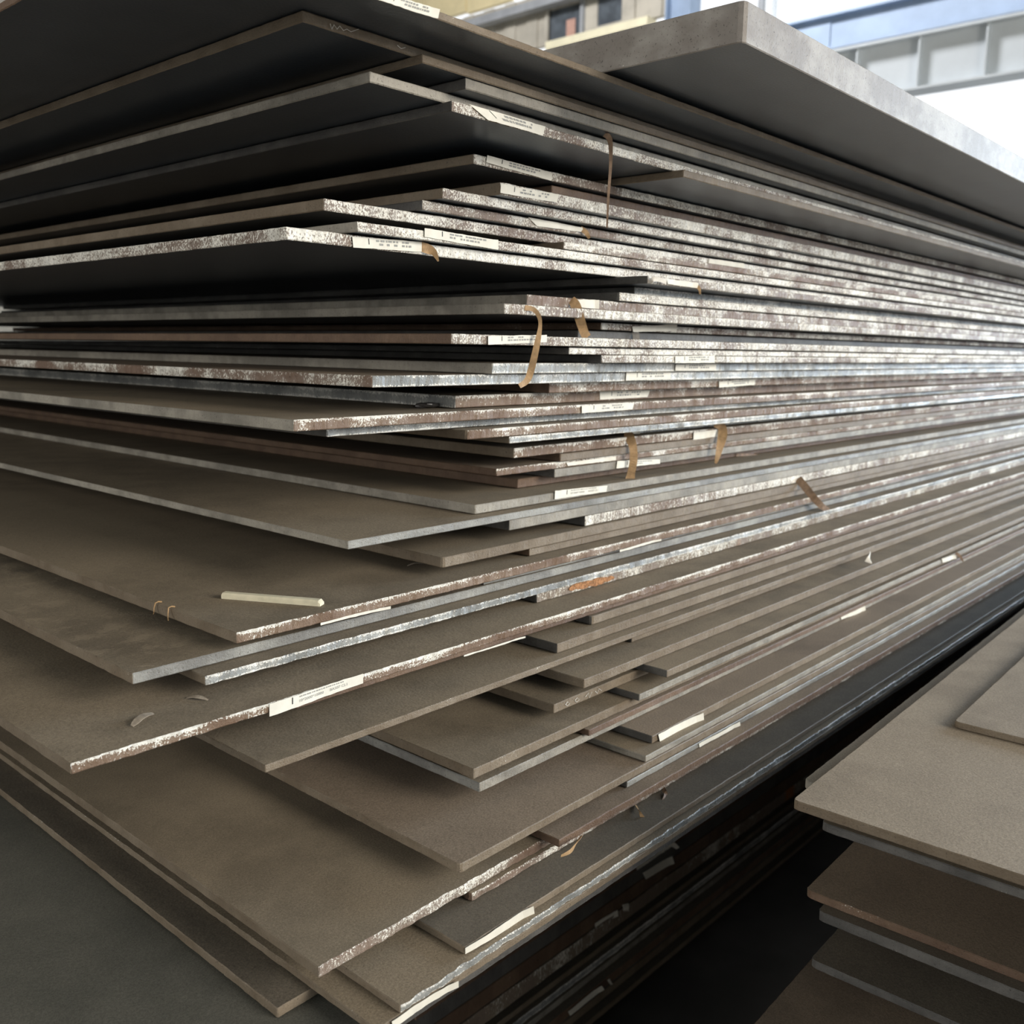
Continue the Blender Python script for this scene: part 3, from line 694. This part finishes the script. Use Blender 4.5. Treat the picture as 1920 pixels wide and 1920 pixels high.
# paper labels glued to the long edges
def paper(o, q, kind, seed, mat=PAPER, name='paper_label', rag=0.00025):
    """q: top-left, top-right, bottom-right, bottom-left"""
    rnd = random.Random(seed)
    tl, tr, br, bl = [Vector(p) for p in on_plate(o, q)]
    n = 14; vs = []; fs = []
    for i in range(n + 1):
        f = i / n
        curl = (0.0012 if mat is PAPER else 0.0001) * math.sin(f * 3.0 + seed) ** 2 + (0.002 * max(0, f - 0.85) / 0.15 if kind == 'plain' and mat is PAPER else 0)
        a = tl.lerp(tr, f); c = bl.lerp(br, f)
        a.z += rnd.uniform(-rag, rag); c.z += rnd.uniform(-rag, rag)
        if mat is not PAPER:
            hgt = 0.25 + 0.75 * math.sin(math.pi * f) ** 0.4
            mid_ = (a + c) / 2
            a = mid_.lerp(a, hgt); c = mid_.lerp(c, hgt)
        for dy in (-curl, -curl + 0.00035):
            vs.append((a.x, a.y + dy, a.z)); vs.append((c.x, c.y + dy, c.z))
    for i in range(n):
        b0 = 4 * i; b1 = 4 * i + 4
        fs += [(b0, b0 + 1, b1 + 1, b1), (b0 + 2, b1 + 2, b1 + 3, b0 + 3), (b0, b1, b1 + 2, b0 + 2), (b0 + 1, b0 + 3, b1 + 3, b1 + 1)]
    fs += [(0, 2, 3, 1), (4 * n, 4 * n + 1, 4 * n + 3, 4 * n + 2)]
    lab = mesh_obj(name, vs, fs, mat, o)
    lab['label'] = 'white paper label glued to the edge' if mat is PAPER else 'orange crust of fresh rust'
    def at(f, g, lift=0.00025):
        curl = 0.0012 * math.sin(f * 3.0 + seed) ** 2
        p = tl.lerp(tr, f).lerp(bl.lerp(br, f), g)
        return (p.x, p.y - curl - lift, p.z)
    if kind in ('bars', 'text', 'text2'):
        v = [at(0.222, 0.06), at(0.222, 0.62), at(0.232, 0.62), at(0.232, 0.06)]
        mesh_obj('printed_bar', v, [(0, 1, 2, 3)], BLACK, lab)
    if kind == 'bars':
        vs = []; fs = []
        for g0, g1 in ((0.14, 0.32), (0.46, 0.66)):
            f = 0.33
            while f < 0.80:
                w = rnd.uniform(0.02, 0.055)
                if rnd.random() < 0.82:
                    b0 = len(vs)
                    vs += [at(f, g0), at(f, g1), at(f + w, g1), at(f + w, g0)]
                    fs.append((b0, b0 + 1, b0 + 2, b0 + 3))
                f += w + rnd.uniform(0.008, 0.02)
        pr = mesh_obj('faint_print', vs, fs, INK, lab); pr['kind'] = 'stuff'
    if kind in ('text', 'text2'):
        for txt, f0, f1, g0, g1 in (('10*2000*10000', 0.30, 0.56, 0.40, 0.66), ('BA507 CL1', 0.63, 0.82, 0.40, 0.66)):
            cu = bpy.data.curves.new('t', 'FONT'); cu.body = txt; cu.size = 1.0; cu.resolution_u = 2
            to = bpy.data.objects.new('t', cu)
            C.objects.link(to)
            me = bpy.data.meshes.new_from_object(to)
            bpy.data.objects.remove(to)
            xs = [vv.co.x for vv in me.vertices]; ys = [vv.co.y for vv in me.vertices]
            x0, x1, y0, y1 = min(xs), max(xs), min(ys), max(ys)
            for vv in me.vertices:
                f = f0 + (vv.co.x - x0) / (x1 - x0) * (f1 - f0)
                g = g1 - (vv.co.y - y0) / (y1 - y0) * (g1 - g0)
                vv.co = at(f, g, 0.0003)
            me.materials.clear(); me.materials.append(INK)
            link('printed_text', me, lab)
        vs = []; fs = []; f = 0.30
        while f < 0.78:
            w = rnd.uniform(0.008, 0.02); b0 = len(vs)
            vs += [at(f, 0.12), at(f, 0.24), at(f + w, 0.24), at(f + w, 0.12)]; fs.append((b0, b0 + 1, b0 + 2, b0 + 3))
            f += w + rnd.uniform(0.004, 0.014)
        pr = mesh_obj('faint_print', vs, fs, INK, lab); pr['kind'] = 'stuff'
    return lab

for k, (pid, kind, q) in enumerate(PAPERS): paper(plate[pid], q, kind, k + 1)

ORANGE = simple_mat('fresh_orange_rust', (0.36, 0.175, 0.075), 0.9, 0.45, 320, bump=0.3)
for q in RUSTQ: paper(plate['p47'], q, 'crust', 91, ORANGE, 'rust_crust', 0.0014)
# strips of label and packing tape that have come loose
def catmull(pts, per=5):
    out = []
    P = [pts[0]] + pts + [pts[-1]]
    for i in range(1, len(P) - 2):
        for s in range(per):
            f = s / per
            a, b_, c, d = P[i - 1], P[i], P[i + 1], P[i + 2]
            out.append([0.5 * (2 * b_[j] + (c[j] - a[j]) * f + (2 * a[j] - 5 * b_[j] + 4 * c[j] - d[j]) * f * f +
                               (3 * b_[j] - a[j] - 3 * c[j] + d[j]) * f ** 3) for j in range(4)])
    out.append(list(P[-2]))
    return out
def ribbon(name, o, pts, hw, mat, thick=0.0003):
    local = on_plate(o, pts)
    path = catmull([list(p) + [w] for p, w in zip(local, hw)])
    side0 = Vector((0.667, -0.745, 0.015))
    vs = []; fs = []
    n = len(path)
    for i, (x, y, z, w) in enumerate(path):
        a = Vector(path[max(0, i - 1)][:3]); b_ = Vector(path[min(n - 1, i + 1)][:3])
        tan = (b_ - a).normalized()
        s = Vector((-tan.z * 0.667, tan.z * 0.745, tan.x * 0.667 - tan.y * 0.745))
        s = s.normalized() if s.length > 1e-4 else side0
        nrm = s.cross(tan).normalized() * thick
        tw = nrm * (3.0 * math.sin(i * 0.45)) * (w / 0.004)
        p = Vector((x, y, z))
        for q in (p - s * w - tw, p + s * w + tw, p + s * w + tw + nrm, p - s * w - tw + nrm): vs.append(q)
    for i in range(n - 1):
        b0 = 4 * i; b1 = b0 + 4
        for j in range(4): fs.append((b0 + j, b0 + (j + 1) % 4, b1 + (j + 1) % 4, b1 + j))
    fs += [(0, 3, 2, 1), (4 * n - 4, 4 * n - 3, 4 * n - 2, 4 * n - 1)]
    return mesh_obj(name, vs, fs, mat, o, smooth=False)
for pid, col, pts, hw in STRIPS:
    r = ribbon('peeled_strip', plate[pid], pts, hw, STRIP[col])
    r['label'] = {'tan': 'tan peeled strip hanging loose', 'brown': 'dull brown peeled strip', 'grey': 'grey peeled tab',
                  'white': 'white scrap of label'}[col]

# ------------------------------------------------------------------ shaded lower part of the tall stack
z = PLATES[-1][3] - 0.0008
low = []
rng = random.Random(11)
k = 0
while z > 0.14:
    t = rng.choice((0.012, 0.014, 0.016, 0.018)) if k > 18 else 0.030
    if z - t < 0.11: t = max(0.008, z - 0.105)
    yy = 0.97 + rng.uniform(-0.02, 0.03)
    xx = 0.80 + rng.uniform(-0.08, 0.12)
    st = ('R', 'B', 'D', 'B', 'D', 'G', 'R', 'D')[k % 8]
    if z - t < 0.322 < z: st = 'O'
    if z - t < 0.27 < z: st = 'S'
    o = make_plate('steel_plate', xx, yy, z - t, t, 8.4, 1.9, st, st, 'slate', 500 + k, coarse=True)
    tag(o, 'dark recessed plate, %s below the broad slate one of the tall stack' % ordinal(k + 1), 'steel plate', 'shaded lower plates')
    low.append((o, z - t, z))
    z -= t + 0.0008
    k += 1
bz = z + 0.0008
for i, xb in enumerate((1.2, 3.6, 6.2, 8.0)):
    b = box('timber_bearer', -0.06, 0.06, -0.95, 0.95, 0, bz - 0.001, WOOD); b.location = (xb, 1.58, 0)
    tag(b, 'squared timber bearer on the floor, %s from the near end under the tall stack' % ordinal(i + 1), 'timber', 'bearers under the tall stack')
def low_plate(zz): return min(low, key=lambda r: abs((r[1] + r[2]) / 2 - zz))[0]
for k, q in enumerate(LOWPAPER):
    o = low_plate(sum(p[2] for p in q) / 4)
    for p in q: p[1] = o.location.y - 0.0012
    paper(o, q, 'plain', 60 + k)['label'] = 'dim white paper label in the shade'
o = low_plate(LOWSTRIP[0][2])
ribbon('peeled_strip', o, [[p[0], o.location.y - 0.002 - 0.004 * i, p[2]] for i, p in enumerate(LOWSTRIP)], [0.007, 0.006, 0.004], STRIP['white'])

# ------------------------------------------------------------------ the low stack at the right
SST = {'q0': ('B', 'B', 'pale', 'smaller pale dusty plate lying on top of the low stack'),
       'q1': ('B', 'B', 'pale', 'wide pale brown plate covering the low stack at right'),
       'q2': ('G', 'G', 'dust', 'plate peeking out beside the top plate of the low stack'),
       'q3': ('D', 'D', 'dust', 'dark-edged plate set back under the top of the low stack'),  # edge colour darkened for the shade under the top plate
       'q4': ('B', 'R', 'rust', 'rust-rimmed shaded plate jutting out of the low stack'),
       'q5': ('D', 'D', 'slate', 'shaded slate plate tucked under the rust-rimmed one, low stack'),  # dark edge stands in for shade between the layers
       'q6': ('D', 'D', 'slate', 'shaded slate plate with rounded corner, low stack'),  # shade put into the dark edge colour
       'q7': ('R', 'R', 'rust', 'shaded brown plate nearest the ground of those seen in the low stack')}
for k, (pid, x, y, z, t) in enumerate(SECOND):
    le, ee, top, what = SST[pid]
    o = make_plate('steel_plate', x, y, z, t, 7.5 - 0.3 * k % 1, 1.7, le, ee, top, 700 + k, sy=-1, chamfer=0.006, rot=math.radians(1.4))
    tag(o, what, 'steel plate', 'plates of the low stack')
# spacers that hold the layers of the low stack apart
for j, (zb, ztop) in enumerate(((SECOND[4][3] + SECOND[4][4], SECOND[3][3]), (SECOND[6][3] + SECOND[6][4], SECOND[5][3]), (SECOND[7][3] + SECOND[7][4], SECOND[6][3]))):
    for i, xb in enumerate((1.9, 3.8, 5.8)):
        b = box('timber_spacer', -0.05, 0.05, -0.7, 0.7, 0.0005, ztop - zb - 0.0005, WOOD); b.location = (xb, -0.5, zb)
        tag(b, 'timber spacer, %s from the near end in the %s gap of the low stack' % (ordinal(i + 1), ordinal(j + 1)), 'timber', 'spacers in the low stack')
z = SECOND[-1][3] - 0.0008
k = 0
while z > 0.16:
    t = 0.05
    if z - t < 0.11: t = z - 0.105
    o = make_plate('steel_plate', 0.72 + 0.03 * (k % 3), 0.255, z - t, t, 7.0, 1.6, 'R', 'R', 'slate', 800 + k, sy=-1, coarse=True, rot=math.radians(1.4))
    tag(o, 'thick dark plate, %s in the shaded foot of the low stack' % ordinal(k + 1), 'steel plate', 'foot of the low stack')
    z -= t + 0.0008; k += 1
bz = z + 0.0008
for i, xb in enumerate((1.3, 3.6, 6.0)):
    b = box('timber_bearer', -0.06, 0.06, -0.8, 0.8, 0, bz - 0.001, WOOD); b.location = (xb, -0.52, 0)
    tag(b, 'squared timber bearer, %s from the near end under the low stack' % ordinal(i + 1), 'timber', 'bearers under the low stack')

# ------------------------------------------------------------------ small loose things
zt = lambda pid: plate[pid].location.z + [r[4] for r in PLATES if r[0] == pid][0]
PALEWOOD = simple_mat('pale_stick', (0.72, 0.66, 0.48), 0.6, 0.08, 80)
LEAF = simple_mat('leaf_scrap', (0.30, 0.25, 0.19), 0.8, 0.2, 200)
def bar_between(name, a, b_, w, h, mat, nose=0.2):
    a = Vector(a); b_ = Vector(b_); L = (b_ - a).length
    ax = (b_ - a).normalized(); s = Vector((-ax.y, ax.x, 0)); up = Vector((0, 0, 1))
    secs = [(0, 0.45, 0.6), (nose * w, 1, 1), (L - nose * w, 1, 1), (L, 0.9, 0.55)]
    vs = []; fs = []
    for d, sw, sh in secs:
        p = ax * d
        for u, vv in ((-0.5, 0), (0.5, 0), (0.5, 0.75), (0.3, 1), (-0.3, 1), (-0.5, 0.75)):
            vs.append(p + s * (u * w * sw) + up * (vv * h * sh))
    for i in range(3):
        for j in range(6): fs.append((6 * i + j, 6 * i + (j + 1) % 6, 6 * i + 6 + (j + 1) % 6, 6 * i + 6 + j))
    fs += [(5, 4, 3, 2, 1, 0), (18, 19, 20, 21, 22, 23)]
    o = mesh_obj(name, vs, fs, mat); o.location = a
    return o
st = bar_between('wooden_stick', (0.5218, 0.8664, zt('p43') + 0.0003), (0.5753, 0.7686, zt('p43') + 0.0003), 0.011, 0.006, PALEWOOD)
tag(st, 'pale square wooden stick lying near the corner of a dusty plate', 'stick')
def scrap(name, a, b_, w, mat, rise, seed):
    """a thin dry scrap, slightly arched and tapering to both ends"""
    a = Vector(a); b_ = Vector(b_); ax = b_ - a; s = Vector((-ax.y, ax.x, 0)).normalized()
    vs = []; fs = []; n = 8
    r_ = random.Random(seed)
    for i in range(n + 1):
        f = i / n
        ww = w * (0.25 + 0.75 * math.sin(math.pi * min(1, f * 0.9 + 0.08))) * r_.uniform(0.8, 1.15)
        p = ax * f + Vector((0, 0, rise * math.sin(math.pi * f) + 0.0003))
        for q in (p - s * ww / 2, p + s * ww / 2 + Vector((0, 0, rise * 0.3)), p + s * ww / 2 + Vector((0, 0, rise * 0.3 + 0.0004)), p - s * ww / 2 + Vector((0, 0, 0.0004))): vs.append(q)
    for i in range(n):
        for j in range(4): fs.append((4 * i + j, 4 * i + (j + 1) % 4, 4 * i + 4 + (j + 1) % 4, 4 * i + 4 + j))
    fs += [(3, 2, 1, 0), (4 * n, 4 * n + 1, 4 * n + 2, 4 * n + 3)]
    o = mesh_obj(name, vs, fs, mat); o.location = a
    return o
z48 = zt('p48'); z43 = zt('p43')
tag(scrap('leaf_scrap', (0.3525, 0.7306, z48), (0.3783, 0.7440, z48), 0.007, LEAF, 0.003, 1), 'larger curled leaf scrap on the most protruding plate, nearer its corner', 'leaf scrap')
tag(scrap('leaf_scrap', (0.4172, 0.7581, z48), (0.4275, 0.7399, z48), 0.005, LEAF, 0.002, 2), 'smaller flat leaf scrap on the most protruding plate, further from its corner', 'leaf scrap')
tag(scrap('straw', (0.7559, 0.8407, z43), (0.7765, 0.8367, z43), 0.002, LEAF, 0.002, 3), 'thin straw lying in shadow deep on the dusty plate with the stick', 'straw')
tag(scrap('bark_scrap', (1.1062, 0.7415, zt('p50')), (1.1010, 0.7254, zt('p50')), 0.005, STRIP['brown'], 0.004, 4), 'small brown bark scrap on a brown edge right of the orange patch', 'bark scrap')
# two bent dry twigs clinging to the end edge of the dusty plate
def tube(name, pts, r, mat):
    vs = []; fs = []; n = 6
    for i, p in enumerate(pts):
        p = Vector(p)
        t = (Vector(pts[min(i + 1, len(pts) - 1)]) - Vector(pts[max(i - 1, 0)])).normalized()
        a = t.orthogonal().normalized(); b_ = t.cross(a)
        rr = r * (1 - 0.5 * i / len(pts))
        for j in range(n): vs.append(p + (a * math.cos(2 * math.pi * j / n) + b_ * math.sin(2 * math.pi * j / n)) * rr)
    for i in range(len(pts) - 1):
        for j in range(n): fs.append((n * i + j, n * i + (j + 1) % n, n * i + n + (j + 1) % n, n * i + n + j))
    fs += [tuple(reversed(range(n))), tuple(range(n * len(pts) - n, n * len(pts)))]
    return mesh_obj(name, vs, fs, mat)
for k, (yy, bend, what) in enumerate(((0.892, 0.4, 'straighter dry twig hanging over the end edge of the dusty plate'),
                                      (0.866, 1.0, 'hooked dry twig hanging over the end edge of the dusty plate'))):
    x0 = plate['p43'].location.x
    pts = [(0.006, 0, 0.0012), (0.0, -0.002, 0.0030), (-0.005, -0.003, 0.0022), (-0.0065, -0.004 * bend, -0.005),
           (-0.007 - 0.002 * bend, -0.008 * bend, -0.011), (-0.009 - 0.003 * bend, -0.013 * bend - 0.001, -0.0125)]
    o = tube('dry_twig', [tuple(c * 0.7 for c in p) for p in pts], 0.0009, STRIP['tan']); o.location = (x0 + 0.001, yy, z43)
    tag(o, what, 'twig', 'twigs on the end edge')
# dark burnt slag lump wedged under a corner
def lump(name, loc, sx, sy_, sz, mat, seed):
    r_ = random.Random(seed); vs = []; fs = []; nu, nv = 12, 7
    for i in range(nv + 1):
        th = math.pi * i / nv
        for j in range(nu):
            ph = 2 * math.pi * j / nu; rr = r_.uniform(0.75, 1.15)
            vs.append((sx * math.sin(th) * math.cos(ph) * rr, sy_ * math.sin(th) * math.sin(ph) * rr, max(0.0, sz * (0.55 + 0.6 * math.cos(th) * rr))))
    for i in range(nv):
        for j in range(nu): fs.append((i * nu + j, (i + 1) * nu + j, (i + 1) * nu + (j + 1) % nu, i * nu + (j + 1) % nu))
    o = mesh_obj(name, vs, fs, mat); o.location = loc
    return o
SLAG = simple_mat('slag_black', (0.035, 0.032, 0.03), 0.35, 0.4, 150, spec=0.6)
tag(lump('slag_lump', (0.790, 0.842, zt('p28')), 0.020, 0.009, 0.006, SLAG, 3), 'black glassy slag lump beside the steel-blue end of a plate', 'slag lump')

# chalk marks scribbled on two edges (parts of those plates)
CHALKM = simple_mat('chalk_white', (0.78, 0.75, 0.68), 0.9, 0.1, 300)
for pid, pts in CHALK:
    o = tube('chalk_mark', on_plate(plate[pid], pts), 0.00045, CHALKM)
    o.parent = plate[pid]
    o['label'] = 'white chalk scribble'
